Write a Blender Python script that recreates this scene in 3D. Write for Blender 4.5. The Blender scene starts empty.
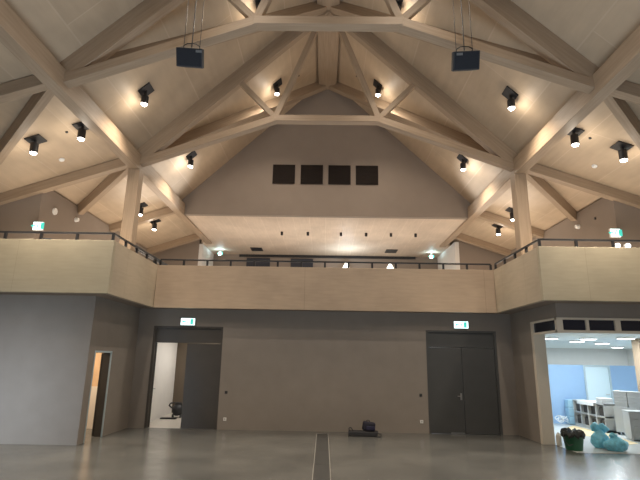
import bpy, bmesh, math, random
from mathutils import Vector, Matrix
random.seed(4)
C = bpy.context.scene
COL = C.collection
PI = math.pi

# ------------------------------------------------------------------ camera, light, exposure
cam_d = bpy.data.cameras.new('camera')
cam = bpy.data.objects.new('camera', cam_d)
COL.objects.link(cam)
cam_d.sensor_fit = 'HORIZONTAL'
cam_d.sensor_width = 36.0
cam_d.lens = 476.24 / 640 * 36.0
cam_d.clip_start = 0.05
cam_d.clip_end = 200
Rv = Vector((0.999826, 0.0083388, 0.0167063))
Uv = Vector((-0.0141627, -0.2443785, 0.9695764))
Fv = Vector((-0.0121678, 0.9696441, 0.2442178))
m = Matrix.Identity(4)
for i in range(3):
    m[i][0] = Rv[i]; m[i][1] = Uv[i]; m[i][2] = -Fv[i]
m[0][3], m[1][3], m[2][3] = 0.0158, 0.0, 2.0
cam.matrix_world = m
C.camera = cam

C.view_settings.view_transform = 'Standard'
C.view_settings.look = 'None'
C.view_settings.gamma = 1
C.view_settings.use_curve_mapping = False
C.view_settings.exposure = 0.3

w = bpy.data.worlds.new('world'); C.world = w; w.use_nodes = True
bg = w.node_tree.nodes['Background']
bg.inputs[0].default_value = (0.75, 0.85, 1.0, 1); bg.inputs[1].default_value = 0.3

def area_light(name, loc, rot, sx, sy, power, color, spread=PI):
    d = bpy.data.lights.new(name, 'AREA'); d.shape = 'RECTANGLE'; d.size = sx; d.size_y = sy
    d.energy = power; d.color = color; d.spread = spread
    o = bpy.data.objects.new(name, d); COL.objects.link(o); o.location = loc; o.rotation_euler = rot
    return o

COOL = (0.80, 0.90, 1.0); WARM = (1.0, 0.80, 0.62)
# added cool fill from the unseen rear end, behind the camera
area_light('rear_fill_light', (0, -5.6, 3.6), (PI/2 + 0.25, 0, 0), 14, 5.0, 55, (0.92, 0.95, 1.0))
# added cool fill just off the floor, lifting the near roof from below
area_light('roof_fill_light', (0, 4.6, 0.3), (PI, 0, 0), 8, 2.0, 380, (0.74, 0.87, 1.0))
# added cool fill from out of view, brightening the left facing wall
area_light('facing_wall_fill', (-7.6, 3.5, 1.2), (PI/2-.06, 0, math.radians(-1)), 1.0, 1.8, 30, (0.70, 0.84, 1.0), math.radians(42))
for s in (-1, 1):  # added beams that whiten the inner faces of the far purlins
    d = bpy.data.lights.new('purlin_fill_beam', 'SPOT'); d.energy = 800; d.color = (.84, .9, 1.0); d.spot_size = math.radians(40); d.spot_blend = .8; d.shadow_soft_size = .08
    o = bpy.data.objects.new('purlin_fill_beam', d); COL.objects.link(o); o.location = (s*2.3, 15.3, 4.05)
    o.rotation_euler = (Vector((s*5.3, 14.9, 7.4)) - Vector((s*2.3, 15.3, 4.05))).to_track_quat('-Z', 'Y').to_euler()
# added upward fill hidden below the parapet edge, brightening the gallery ceilings
area_light('gallery_fill_light', (0, 19.5, 3.9), (PI, 0, 0), 9, 3, 195, (1.0, 0.92, 0.83))
for s in (-1, 1):
    area_light('gallery_side_fill', (s*6.7, 16.5, 3.9), (PI, 0, 0), 1.2, 6, 72, (1.0, 0.86, 0.7))
    area_light('gallery_side_fill', (s*7.3, 11.95, 3.9), (PI, 0, 0), 2.5, 0.9, 32, (1.0, 0.88, 0.74))
# side room ceiling and daylight, corridor, small warm room
area_light('side_room_daylight', (13.6, 15.5, 1.7), (PI/2, 0, PI/2), 6, 1.8, 70, (0.72, 0.88, 1.0))
area_light('side_room_far_light', (13, 22, 2.7), (0, 0, 0), 8, 6, 170, (0.85, 0.95, 1.0))
area_light('corridor_light', (-4.3, 17.3, 2.8), (0, 0, 0), 0.8, 3.0, 42, (1.0, 0.93, 0.84))
area_light('warm_room_light', (-7.0, 13.0, 2.6), (0, 0, 0), 1.0, 1.0, 60, (1.0, 0.80, 0.58))

LAMP_POWER = 390.0; LAMP_COL = (1.0, 0.86, 0.70); GLOW_POWER = 13.0

# ------------------------------------------------------------------ materials
MATS = {}
def mat(name, color, rough=0.6, metal=0.0, emit=None, strength=0.0, noise=0.0, nscale=6.0, bump=0.0, spec=0.5, alpha=None):
    if name in MATS: return MATS[name]
    mt = bpy.data.materials.new(name); mt.use_nodes = True
    nt = mt.node_tree; b = nt.nodes['Principled BSDF']
    b.inputs['Base Color'].default_value = (*color, 1)
    b.inputs['Roughness'].default_value = rough; b.inputs['Metallic'].default_value = metal
    b.inputs['Specular IOR Level'].default_value = spec
    if emit: b.inputs['Emission Color'].default_value = (*emit, 1); b.inputs['Emission Strength'].default_value = strength
    if noise or bump:
        g = nt.nodes.new('ShaderNodeNewGeometry')
        n = nt.nodes.new('ShaderNodeTexNoise'); n.inputs['Scale'].default_value = nscale; n.inputs['Detail'].default_value = 5
        nt.links.new(g.outputs['Position'], n.inputs['Vector'])
        if noise:
            r = nt.nodes.new('ShaderNodeValToRGB')
            r.color_ramp.elements[0].position = .3; r.color_ramp.elements[1].position = .7
            r.color_ramp.elements[0].color = (*[c*(1-noise) for c in color], 1)
            r.color_ramp.elements[1].color = (*[min(1, c*(1+noise)) for c in color], 1)
            nt.links.new(n.outputs['Fac'], r.inputs['Fac']); nt.links.new(r.outputs['Color'], b.inputs['Base Color'])
        if bump:
            bp = nt.nodes.new('ShaderNodeBump'); bp.inputs['Strength'].default_value = bump; bp.inputs['Distance'].default_value = .02
            nt.links.new(n.outputs['Fac'], bp.inputs['Height']); nt.links.new(bp.outputs['Normal'], b.inputs['Normal'])
    MATS[name] = mt
    return mt

def panel_mat(name, c1, c2, seam, axes, bw, bh, grain_scale, mortar=0.008, off=0.5, rough=0.55, shift=(0,0)):
    """sheet cladding: world-space seams in the plane given by axes, soft grain, patchy tone"""
    mt = bpy.data.materials.new(name); mt.use_nodes = True
    nt = mt.node_tree; b = nt.nodes['Principled BSDF']; L = nt.links.new
    g = nt.nodes.new('ShaderNodeNewGeometry')
    sep = nt.nodes.new('ShaderNodeSeparateXYZ'); L(g.outputs['Position'], sep.inputs[0])
    cmb = nt.nodes.new('ShaderNodeCombineXYZ')
    for k in (0, 1):
        a = nt.nodes.new('ShaderNodeMath'); a.operation = 'ADD'; a.inputs[1].default_value = shift[k]
        L(sep.outputs['XYZ'.index(axes[k])], a.inputs[0]); L(a.outputs[0], cmb.inputs[k])
    br = nt.nodes.new('ShaderNodeTexBrick')
    br.inputs['Scale'].default_value = 1; br.inputs['Brick Width'].default_value = bw; br.inputs['Row Height'].default_value = bh
    br.inputs['Mortar Size'].default_value = mortar; br.inputs['Mortar Smooth'].default_value = .3; br.offset = off
    br.inputs['Color1'].default_value = (*c1, 1); br.inputs['Color2'].default_value = (*c2, 1); br.inputs['Mortar'].default_value = (*seam, 1)
    L(cmb.outputs[0], br.inputs['Vector'])
    mp = nt.nodes.new('ShaderNodeMapping'); mp.inputs['Scale'].default_value = grain_scale
    L(cmb.outputs[0], mp.inputs['Vector'])
    n = nt.nodes.new('ShaderNodeTexNoise'); n.inputs['Scale'].default_value = 1; n.inputs['Detail'].default_value = 6
    L(mp.outputs[0], n.inputs['Vector'])
    n2 = nt.nodes.new('ShaderNodeTexNoise'); n2.inputs['Scale'].default_value = .9; n2.inputs['Detail'].default_value = 3
    L(cmb.outputs[0], n2.inputs['Vector'])
    def mr(src, lo, hi):
        q = nt.nodes.new('ShaderNodeMapRange'); q.inputs[1].default_value = .3; q.inputs[2].default_value = .7
        q.inputs[3].default_value = lo; q.inputs[4].default_value = hi; L(src, q.inputs[0]); return q.outputs[0]
    mu = nt.nodes.new('ShaderNodeMath'); mu.operation = 'MULTIPLY'
    L(mr(n.outputs['Fac'], .94, 1.04), mu.inputs[0]); L(mr(n2.outputs['Fac'], .90, 1.08), mu.inputs[1])
    mx = nt.nodes.new('ShaderNodeVectorMath'); mx.operation = 'SCALE'
    L(br.outputs['Color'], mx.inputs[0]); L(mu.outputs[0], mx.inputs['Scale'])
    L(mx.outputs[0], b.inputs['Base Color'])
    b.inputs['Roughness'].default_value = rough; b.inputs['Specular IOR Level'].default_value = .3
    MATS[name] = mt
    return mt

def beam_wood(name, color, var=.12, rough=.5):
    mt = bpy.data.materials.new(name); mt.use_nodes = True
    nt = mt.node_tree; b = nt.nodes['Principled BSDF']; L = nt.links.new
    tc = nt.nodes.new('ShaderNodeUVMap')
    mp = nt.nodes.new('ShaderNodeMapping'); mp.inputs['Scale'].default_value = (1.2, 22, 1)
    n = nt.nodes.new('ShaderNodeTexNoise'); n.inputs['Scale'].default_value = 1.0; n.inputs['Detail'].default_value = 5
    L(tc.outputs[0], mp.inputs[0]); L(mp.outputs[0], n.inputs['Vector'])
    r = nt.nodes.new('ShaderNodeValToRGB')
    r.color_ramp.elements[0].position = .28; r.color_ramp.elements[1].position = .72
    r.color_ramp.elements[0].color = (color[0]*(1-var*1.1), color[1]*(1-var*1.3), color[2]*(1-var*1.6), 1)
    r.color_ramp.elements[1].color = (*[c*(1+var) for c in color], 1)
    L(n.outputs['Fac'], r.inputs[0]); L(r.outputs[0], b.inputs['Base Color'])
    b.inputs['Roughness'].default_value = rough; b.inputs['Specular IOR Level'].default_value = .35
    MATS[name] = mt
    return mt

ROOF = panel_mat('birch_roof_panels', (.50, .385, .27), (.45, .345, .24), (.53, .415, .30), 'YX', 5.2, 1.25, (1.2, 7, 1), .014)
FLATC = panel_mat('birch_flat_ceiling', (.58, .47, .365), (.55, .44, .34), (.64, .53, .42), 'YX', 3.4, 0.62, (1.5, 14, 1), .010)
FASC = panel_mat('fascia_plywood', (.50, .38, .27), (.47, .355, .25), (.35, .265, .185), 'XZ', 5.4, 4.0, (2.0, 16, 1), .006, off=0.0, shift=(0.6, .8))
FASCF = panel_mat('fascia_facing_light_tint', (.385, .335, .24), (.36, .315, .225), (.30, .26, .185), 'XZ', 3.4, 4.0, (2.0, 16, 1), .006, off=0.0, shift=(0.6, .8))  # same plywood; the light's grey-green cast is put into the colour
FASCY = panel_mat('fascia_side_light_tint', (.44, .37, .275), (.42, .35, .26), (.35, .29, .21), 'YZ', 1.55, 4.0, (2.0, 16, 1), .006, off=0.0, shift=(.35, .8))  # same plywood again, greyed in its colour for the light on this side
BEAM = beam_wood('glulam_beam', (.345, .258, .18))
PLAST = mat('grey_brown_plaster', (.265, .235, .205), .8, noise=.04, nscale=2.5, spec=.2)
UPLAST = mat('beige_plaster', (.275, .225, .185), .85, noise=.03, nscale=2, spec=.2)
WPLAST = mat('white_plaster', (.75, .73, .70), .8, noise=.02, nscale=3, spec=.2)
DOORM = mat('dark_grey_door', (.065, .067, .066), .55, noise=.05, nscale=3)
DOORB = mat('dark_brown_grey_door', (.062, .054, .045), .5, noise=.05, nscale=3)
BLACK = mat('black_metal', (.018, .018, .02), .45)
CHAR = mat('charcoal_plastic', (.03, .031, .035), .6, noise=.2, nscale=40)
BROWN = mat('dark_brown_panel', (.026, .020, .017), .8, spec=.1)
STEEL = mat('brushed_steel', (.55, .55, .54), .3, metal=1)
CREAM = mat('cream_frame', (.66, .60, .50), .5)
WHITE = mat('white_plastic', (.8, .8, .78), .4)
LENS = mat('lamp_lens', (1, 1, 1), .5, emit=(1.0, .93, .82), strength=10)
SLENS = mat('panel_lamp_diffuser', (1, 1, 1), .5, emit=(.95, .98, 1.0), strength=6)
EXITL = mat('exit_sign_light', (.9, 1, .95), .5, emit=(.70, .96, .97), strength=1.6)
EXITG = mat('exit_sign_green', (.05, .4, .3), .5, emit=(.05, .50, .42), strength=1.0)
GLOW = mat('uplight_glow', (1, 1, .95), .5, emit=(1, .97, .85), strength=1.6)

# polished concrete
def floor_mat():
    mt = bpy.data.materials.new('polished_concrete'); mt.use_nodes = True
    nt = mt.node_tree; b = nt.nodes['Principled BSDF']; L = nt.links.new
    g = nt.nodes.new('ShaderNodeNewGeometry')
    n = nt.nodes.new('ShaderNodeTexNoise'); n.inputs['Scale'].default_value = .8; n.inputs['Detail'].default_value = 8; n.inputs['Roughness'].default_value = .6
    L(g.outputs['Position'], n.inputs['Vector'])
    r = nt.nodes.new('ShaderNodeValToRGB'); e = r.color_ramp.elements
    e[0].position = .3; e[0].color = (.085, .087, .083, 1); e[1].position = .72; e[1].color = (.145, .146, .138, 1)
    L(n.outputs['Fac'], r.inputs[0]); L(r.outputs[0], b.inputs['Base Color'])
    n2 = nt.nodes.new('ShaderNodeTexNoise'); n2.inputs['Scale'].default_value = 3; n2.inputs['Detail'].default_value = 5
    L(g.outputs['Position'], n2.inputs['Vector'])
    q = nt.nodes.new('ShaderNodeMapRange'); q.inputs[1].default_value = .3; q.inputs[2].default_value = .7; q.inputs[3].default_value = .20; q.inputs[4].default_value = .26
    L(n2.outputs['Fac'], q.inputs[0]); L(q.outputs[0], b.inputs['Roughness'])
    b.inputs['Specular IOR Level'].default_value = .6
    MATS['floor'] = mt; return mt
FLOOR = floor_mat()

# ------------------------------------------------------------------ mesh helpers
def BM(): return bmesh.new()
def box(bm, x0, x1, y0, y1, z0, z1, M=None):
    x0, x1 = sorted((x0, x1)); y0, y1 = sorted((y0, y1)); z0, z1 = sorted((z0, z1))
    P = [(x0,y0,z0),(x1,y0,z0),(x1,y1,z0),(x0,y1,z0),(x0,y0,z1),(x1,y0,z1),(x1,y1,z1),(x0,y1,z1)]
    v = [bm.verts.new(M @ Vector(p) if M else p) for p in P]
    for f in ((0,3,2,1),(4,5,6,7),(0,1,5,4),(1,2,6,5),(2,3,7,6),(3,0,4,7)): bm.faces.new([v[i] for i in f])
    return bm
def prism(bm, poly, axis, a, b):
    """extrude a polygon; axis 'y': poly in (x,z); 'x': poly in (y,z); 'z': (x,y)"""
    def p3(p, t): return {'y': (p[0], t, p[1]), 'x': (t, p[0], p[1]), 'z': (p[0], p[1], t)}[axis]
    A = [bm.verts.new(p3(p, a)) for p in poly]; B = [bm.verts.new(p3(p, b)) for p in poly]
    bm.faces.new(A); bm.faces.new(B[::-1])
    n = len(poly)
    for i in range(n): bm.faces.new((A[i], B[i], B[(i+1) % n], A[(i+1) % n]))
    bmesh.ops.recalc_face_normals(bm, faces=bm.faces[:])
    return bm
def beam(bm, p0, p1, wid, dep, up=(0,0,1), bev=.006):
    """bar whose centre line runs p0 to p1, with UVs along the grain"""
    p0, p1 = Vector(p0), Vector(p1); t = (p1-p0); L = t.length; t.normalize()
    s = t.cross(Vector(up)).normalized(); u = s.cross(t).normalized()
    uvl = bm.loops.layers.uv.verify()
    M = Matrix((t, s, u)).transposed().to_4x4(); M.translation = p0
    b2 = bmesh.new(); box(b2, 0, L, -wid/2, wid/2, -dep/2, dep/2)
    if bev: bmesh.ops.bevel(b2, geom=b2.edges[:], offset=bev, segments=1, affect='EDGES', profile=.5)
    off = random.random()*30
    vm = {v: bm.verts.new(M @ v.co) for v in b2.verts}
    for f in b2.faces:
        n = f.normal; nf = bm.faces.new([vm[v] for v in f.verts])
        for lp, lo in zip(nf.loops, f.loops):
            c = lo.vert.co
            lp[uvl].uv = (c.x + off, (c.y if abs(n.z) > abs(n.y) else c.z) + off*.3)
    b2.free()
    return bm
def cyl(bm, p0, p1, r0, r1=None, n=16, caps=True):
    r1 = r0 if r1 is None else r1
    p0, p1 = Vector(p0), Vector(p1); t = (p1-p0).normalized()
    a = Vector((1,0,0)) if abs(t.x) < .9 else Vector((0,1,0))
    s = t.cross(a).normalized(); u = t.cross(s)
    A = [bm.verts.new(p0 + (s*math.cos(2*PI*i/n) + u*math.sin(2*PI*i/n))*r0) for i in range(n)]
    B = [bm.verts.new(p1 + (s*math.cos(2*PI*i/n) + u*math.sin(2*PI*i/n))*r1) for i in range(n)]
    for i in range(n): bm.faces.new((A[i], A[(i+1)%n], B[(i+1)%n], B[i]))
    if caps: bm.faces.new(A[::-1]); bm.faces.new(B)
    bmesh.ops.recalc_face_normals(bm, faces=bm.faces[:])
    return bm
def tube(bm, pts, r, n=6):
    for a, b in zip(pts[:-1], pts[1:]): cyl(bm, a, b, r, n=n)
    return bm
def lathe(bm, prof, n=24, M=None):
    rings = []
    for r, z in prof:
        rings.append([bm.verts.new((M @ Vector(p)) if M else p) for p in [(r*math.cos(2*PI*i/n), r*math.sin(2*PI*i/n), z) for i in range(n)]])
    for A, B in zip(rings[:-1], rings[1:]):
        for i in range(n): bm.faces.new((A[i], A[(i+1)%n], B[(i+1)%n], B[i]))
    bm.faces.new(rings[0][::-1]); bm.faces.new(rings[-1])
    return bm
def bevel(bm, off=.01, seg=2):
    bmesh.ops.bevel(bm, geom=bm.edges[:], offset=off, segments=seg, affect='EDGES', profile=.6); return bm

def obj(name, bm, m, parent=None, smooth=False):
    me = bpy.data.meshes.new(name)
    bm.verts.ensure_lookup_table()
    if parent is None:
        xs = [v.co.x for v in bm.verts]; ys = [v.co.y for v in bm.verts]; zs = [v.co.z for v in bm.verts]
        o0 = Vector(((min(xs)+max(xs))/2, (min(ys)+max(ys))/2, min(zs)))
    else:
        o0 = Vector(); p = parent
        while p: o0 = o0 + Vector(p.location); p = p.parent
    bmesh.ops.translate(bm, verts=bm.verts[:], vec=-o0)
    bm.to_mesh(me); bm.free(); me.materials.append(m)
    if smooth:
        for f in me.polygons: f.use_smooth = True
    o = bpy.data.objects.new(name, me); COL.objects.link(o)
    if parent is None: o.location = o0
    else: o.parent = parent
    return o
def tag(o, label, cat, group=None):
    o['label'] = label; o['category'] = cat
    if group: o['group'] = group
    return o
def thing(name, label, cat, loc=(0,0,0), group=None):
    o = bpy.data.objects.new(name, None); COL.objects.link(o); o.location = loc; o.empty_display_size = .1
    return tag(o, label, cat, group)
def struct(name, bm, m, parent=None):
    o = obj(name, bm, m, parent)
    if parent is None: o['kind'] = 'structure'
    return o
def dup(root, loc, label, group=None, rot=None, children=True):
    r = root.copy(); COL.objects.link(r); r.location = loc; r['label'] = label
    if rot is not None: r.rotation_euler = rot
    if group: r['group'] = group
    for ch in list(root.children):
        c = ch.copy(); COL.objects.link(c); c.parent = r
        for g in list(ch.children):
            d = g.copy(); COL.objects.link(d); d.parent = c
    return r
def side_word(s): return 'left' if s < 0 else 'right'

# ------------------------------------------------------------------ dimensions
Y0, Y1, Y2, Y3, Y4 = 4.4, 8.51, 12.60, 16.91, 23.9
A = 5.40                    # purlin offset
YW = 14.65; XW = 5.65       # niche walls
YB = 11.73                  # wall planes facing the hall either side of the niche
ZS0, ZS1 = 3.435, 3.70      # gallery slab
ZP = 4.724                  # parapet top
BX, BY0, BY1 = 5.10, 11.13, 14.23
HX = 9.6; YR = -6.0
def zroof(x):
    x = abs(x)
    return 12.95 - .965*x if x < 5.56 else 7.585 - .346*(x - 5.56)
NM = Vector((.965, 0, 1)).normalized()
NA = Vector((.346, 0, 1)).normalized()
def rn(x, s):
    v = NM if abs(x) < 5.5 else NA
    return Vector((v.x*s, v.y, v.z))

# ------------------------------------------------------------------ the setting
b = BM(); box(b, -HX-.2, 16.5, YR-.2, 27, -.25, 0); struct('floor', b, FLOOR)
# roof sheets
for s in (-1, 1):
    b = BM(); prism(b, [(0, 12.95), (s*5.56, zroof(5.5601)), (s*5.56, 7.85), (0, 13.25)], 'y', YR, Y3+.25)
    struct('ceiling', b, ROOF)
    b = BM(); prism(b, [(s*5.56, 7.585), (s*(HX+.2), zroof(HX+.2)), (s*(HX+.2), zroof(HX+.2)+.25), (s*5.56, 7.84)], 'y', YR, Y4+.1)
    struct('ceiling', b, ROOF)
b = BM(); box(b, -5.26, 5.26, Y3+.2, 21.4, 7.19, 7.39); box(b, -5.75, 5.75, 21.4, Y4, 7.19, 7.39); struct('ceiling', b, FLATC)
# gable wall
b = BM(); prism(b, [(-5.55, 7.18), (5.55, 7.18), (5.55, zroof(5.55)+.02), (0, 12.97), (-5.55, zroof(5.55)+.02)], 'y', Y3, Y3+.2)
struct('wall_gable', b, UPLAST)
# gallery rear wall and its returns
b = BM(); box(b, -8.2, 8.2, Y4, Y4+.2, ZS1, 7.6); struct('wall_gallery_rear', b, UPLAST)
for s, yy in ((-1, 21.7), (1, 20.6)):
    b = BM(); box(b, s*5.92, s*5.74, yy, Y4, ZS1, 7.19); struct('wall_gallery_return', b, WPLAST)
    b = BM(); prism(b, [(s*5.92, ZS1), (s*8.0, ZS1), (s*8.0, zroof(8.0)), (s*5.92, zroof(5.92))], 'y', yy, yy+.15)
    struct('wall_gallery_end', b, UPLAST)
    b = BM(); box(b, s*8.0, s*8.2, Y2+.05, Y4, ZS1, zroof(8.2)+.01); struct('wall_gallery_' + side_word(s), b, UPLAST)
    b = BM(); prism(b, [(s*8.2, ZS1), (s*HX, ZS1), (s*HX, zroof(HX)), (s*8.2, zroof(8.2))], 'y', Y2+.05, Y2+.25)
    struct('wall_gallery_cross', b, UPLAST)
# hall side and rear walls
b = BM(); box(b, -HX-.2, -HX, YR, Y4, 0, 6.25); struct('wall_left', b, PLAST)
b = BM(); box(b, HX, HX+.2, YR, YB, 0, 6.25); box(b, HX, HX+.2, YB, Y4, ZS0, 6.25); struct('wall_right', b, PLAST)
b = BM()
box(b, -HX, -7.2, YR-.2, YR, 0, 6.2); box(b, 7.2, HX, YR-.2, YR, 0, 6.2); box(b, -7.2, 7.2, YR-.2, YR, 0, 1.0)
prism(b, [(-7.2, 6.2), (7.2, 6.2), (7.2, 7.02), (5.56, 7.58), (0, 12.95), (-5.56, 7.58), (-7.2, 7.02)], 'y', YR-.2, YR)
for s in (-1, 1): prism(b, [(s*7.2, 6.2), (s*HX, 6.2), (s*7.2, 7.02)], 'y', YR-.2, YR)
struct('wall_rear', b, PLAST)
b = BM()
for i in range(8): box(b, -7.2+i*2.043, -7.1+i*2.043, YR-.15, YR-.05, 1.0, 6.2)
box(b, -7.2, 7.2, YR-.15, YR-.05, 1.0, 1.1); box(b, -7.2, 7.2, YR-.15, YR-.05, 6.1, 6.2)
wf = struct('window_rear_added', b, CREAM)  # unseen glazing bars, invented to go with the rear fill
# gallery slab
b = BM(); prism(b, [(-HX, BY0+.02), (-BX-.02, BY0+.02), (-BX-.02, BY1+.02), (BX+.02, BY1+.02), (BX+.02, BY0+.02), (HX, BY0+.02), (HX, Y4), (-HX, Y4)], 'z', ZS0+.01, ZS1)
struct('floor_gallery', b, UPLAST)
# front wall of the niche, with two door openings
DL, DR, DT = (-5.165, -3.056), (3.071, 5.174), 2.923
b = BM()
box(b, -XW-.1, DL[0], YW, YW+.25, 0, ZS0+.01); box(b, DL[1], DR[0], YW, YW+.25, 0, ZS0+.01); box(b, DR[1], XW+.1, YW, YW+.25, 0, ZS0+.01)
box(b, DL[0], DL[1], YW, YW+.25, DT, ZS0+.01); box(b, DR[0], DR[1], YW, YW+.25, DT, ZS0+.01)
struct('wall_front', b, PLAST)
# left side wall of the niche with the small door
SY0, SY1, ST = 12.04, 13.01, 2.133
b = BM(); box(b, -XW-.2, -XW, YB, SY0, 0, ZS0+.01); box(b, -XW-.2, -XW, SY1, YW+.25, 0, ZS0+.01); box(b, -XW-.2, -XW, SY0, SY1, ST, ZS0+.01)
struct('wall_niche_left', b, PLAST)
b = BM(); box(b, -HX, -XW-.2, YB, YB+.2, 0, ZS0+.01); struct('wall_facing_left', b, PLAST)
# right side wall: solid piece and lintels over the wide opening
OT = 3.10; OY = 13.24
b = BM(); box(b, XW, XW+.25, OY, YW+.25, 0, ZS0+.01); box(b, XW, XW+.25, YB, OY, OT, ZS0+.01); struct('wall_niche_right', b, PLAST)
b = BM(); box(b, XW+.25, HX+.2, YB, YB+.25, OT, ZS0+.01); box(b, HX-.5, HX, YB, YB+.25, 0, OT); struct('wall_facing_right', b, PLAST)

# ------------------------------------------------------------------ doors
# right double door, closed
def leaf(bm, x0, x1, y0, y1, z0, z1): return bevel(box(bm, x0, x1, y0, y1, z0, z1), .004, 1)
d = thing('double_door', 'closed dark grey double door under the right exit sign', 'door', (4.12, YW+.05, 0))
b = BM(); F = .07
box(b, DR[0], DR[0]+F, YW-.012, YW+.2, 0, DT); box(b, DR[1]-F, DR[1], YW-.012, YW+.2, 0, DT); box(b, DR[0]+F, DR[1]-F, YW-.012, YW+.2, DT-.05, DT)
obj('door_frame', b, DOORM, d)
b = BM(); leaf(b, DR[0]+F, DR[1]-F, YW+.035, YW+.09, 2.43, DT-.05); obj('transom_panel', b, DOORM, d)
mid = (DR[0]+DR[1])/2
l1 = obj('door_leaf', leaf(BM(), DR[0]+F+.004, mid-.005, YW+.03, YW+.085, .012, 2.42), DOORM, d)
l2 = obj('door_leaf', leaf(BM(), mid+.005, DR[1]-F-.004, YW+.03, YW+.085, .012, 2.42), DOORM, d)
b = BM(); box(b, mid-.10, mid-.055, YW+.018, YW+.03, .93, 1.12); cyl(b, (mid-.078, YW+.02, 1.04), (mid-.078, YW-.04, 1.04), .011, n=10); cyl(b, (mid-.078, YW-.035, 1.04), (mid-.20, YW-.035, 1.04), .011, n=10)
obj('door_handle', b, STEEL, l1)
b = BM(); box(b, mid-.42, mid-.02, YW+.015, YW+.03, .012, .035); obj('kick_strip', b, STEEL, l1)

# left double door: right leaf closed, left leaf swung into the corridor
d = thing('double_door', 'dark brown-grey double door left of the room, one leaf standing open', 'door', (-4.11, YW+.05, 0))
b = BM()
box(b, DL[0], DL[0]+F, YW-.012, YW+.2, 0, DT); box(b, DL[1]-F, DL[1], YW-.012, YW+.2, 0, DT); box(b, DL[0]+F, DL[1]-F, YW-.012, YW+.2, DT-.05, DT)
obj('door_frame', b, DOORB, d)
b = BM(); leaf(b, DL[0]+F, DL[1]-F, YW+.035, YW+.09, 2.43, DT-.05); obj('transom_panel', b, DOORB, d)
obj('door_leaf', leaf(BM(), -4.12, DL[1]-F-.004, YW+.03, YW+.085, .012, 2.42), DOORB, d)
M = Matrix.Translation((DL[0]+F+.01, YW+.12, 0)) @ Matrix.Rotation(math.radians(109), 4, 'Z')
b = BM(); box(b, 0, .93, -.028, .028, .012, 2.42, M); l1 = obj('door_leaf', b, STEEL if False else DOORB, d)
b = BM()
for zz in (.0,):
    cyl(b, M @ Vector((.86, -.03, 1.04)), M @ Vector((.86, -.09, 1.04)), .011, n=10); cyl(b, M @ Vector((.86, -.085, 1.04)), M @ Vector((.74, -.085, 1.04)), .011, n=10)
obj('door_handle', b, STEEL, l1)

# small side door, half open, metal frame
ALU = mat('bluish_aluminium_frame', (.55, .68, .74), .35, metal=.4)
d = thing('side_door', 'narrow side door with pale metal frame in the left niche wall', 'door', (-XW, (SY0+SY1)/2, 0))
b = BM(); q = .045
box(b, -XW-.02, -XW+.014, SY0, SY0+.03, 0, ST); box(b, -XW-.02, -XW+.014, SY1-.035, SY1, 0, ST); box(b, -XW-.02, -XW+.014, SY0+.03, SY1-.035, ST-.045, ST)
obj('door_frame', b, ALU, d)
b = BM(); box(b, -XW-.2, -XW-.021, SY1-.045, SY1, 0, ST); box(b, -XW-.2, -XW-.021, SY0, SY0+.03, 0, ST); box(b, -XW-.2, -XW-.021, SY0+.03, SY1-.045, ST-.045, ST); obj('reveal', b, DOORB, d)
M = Matrix.Translation((-XW-.24, SY1-q+.03, 0)) @ Matrix.Rotation(math.radians(103), 4, 'Z')
b = BM(); box(b, 0, .86, -.02, .02, .012, ST-q-.01, M); l1 = obj('door_leaf', b, DOORB, d)
b = BM(); cyl(b, M @ Vector((.8, .02, 1.03)), M @ Vector((.8, .08, 1.03)), .01, n=8); cyl(b, M @ Vector((.8, .075, 1.03)), M @ Vector((.68, .075, 1.03)), .01, n=8)
obj('door_handle', b, STEEL, l1)

# rooms behind the left doors
TAN = mat('warm_timber_wall', (.62, .42, .25), .6, noise=.08, nscale=5)
LTILE = mat('pale_tile', (.72, .66, .58), .3)
b = BM(); box(b, -8.6, -5.86, 14.35, 14.5, 0, 2.8); struct('wall_store_back', b, TAN)
b = BM(); box(b, -8.75, -8.6, YB+.2, 14.5, 0, 2.8); struct('wall_store_far', b, TAN)
b = BM(); box(b, -8.6, -5.86, YB+.2, 14.5, 2.8, 2.9); struct('ceiling', b, WPLAST)
b = BM(); box(b, -7.6, -5.9, 14.30, 14.349, 0, 1.15); tag(obj('tiled_splashback', bevel(b, .004, 1), LTILE), 'pale tiled dado behind the narrow side door', 'wall panel')
# corridor behind the left double door
b = BM(); prism(b, [(-5.42, 15.75), (-5.63, 18.7), (-5.80, 18.7), (-5.58, 15.75)], 'z', 0, 2.85); struct('wall_corridor_left', b, WPLAST)
b = BM(); box(b, -5.8, -2.4, 18.7, 18.85, 0, 2.85); struct('wall_corridor_end', b, mat('brown_corridor_wall', (.13, .10, .07), .7))
b = BM(); box(b, -2.55, -2.4, YW+.25, 18.7, 0, 2.85); struct('wall_corridor_right', b, WPLAST)
b = BM(); box(b, -5.8, -2.4, YW+.25, 18.85, 2.85, 2.95); struct('ceiling', b, WPLAST)
PALEF = mat('pale_vinyl_floor', (.60, .56, .50), .35)
b = BM(); box(b, -5.6, -2.55, YW+.1, 18.7, 0, .006); struct('floor_corridor', b, PALEF)

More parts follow.
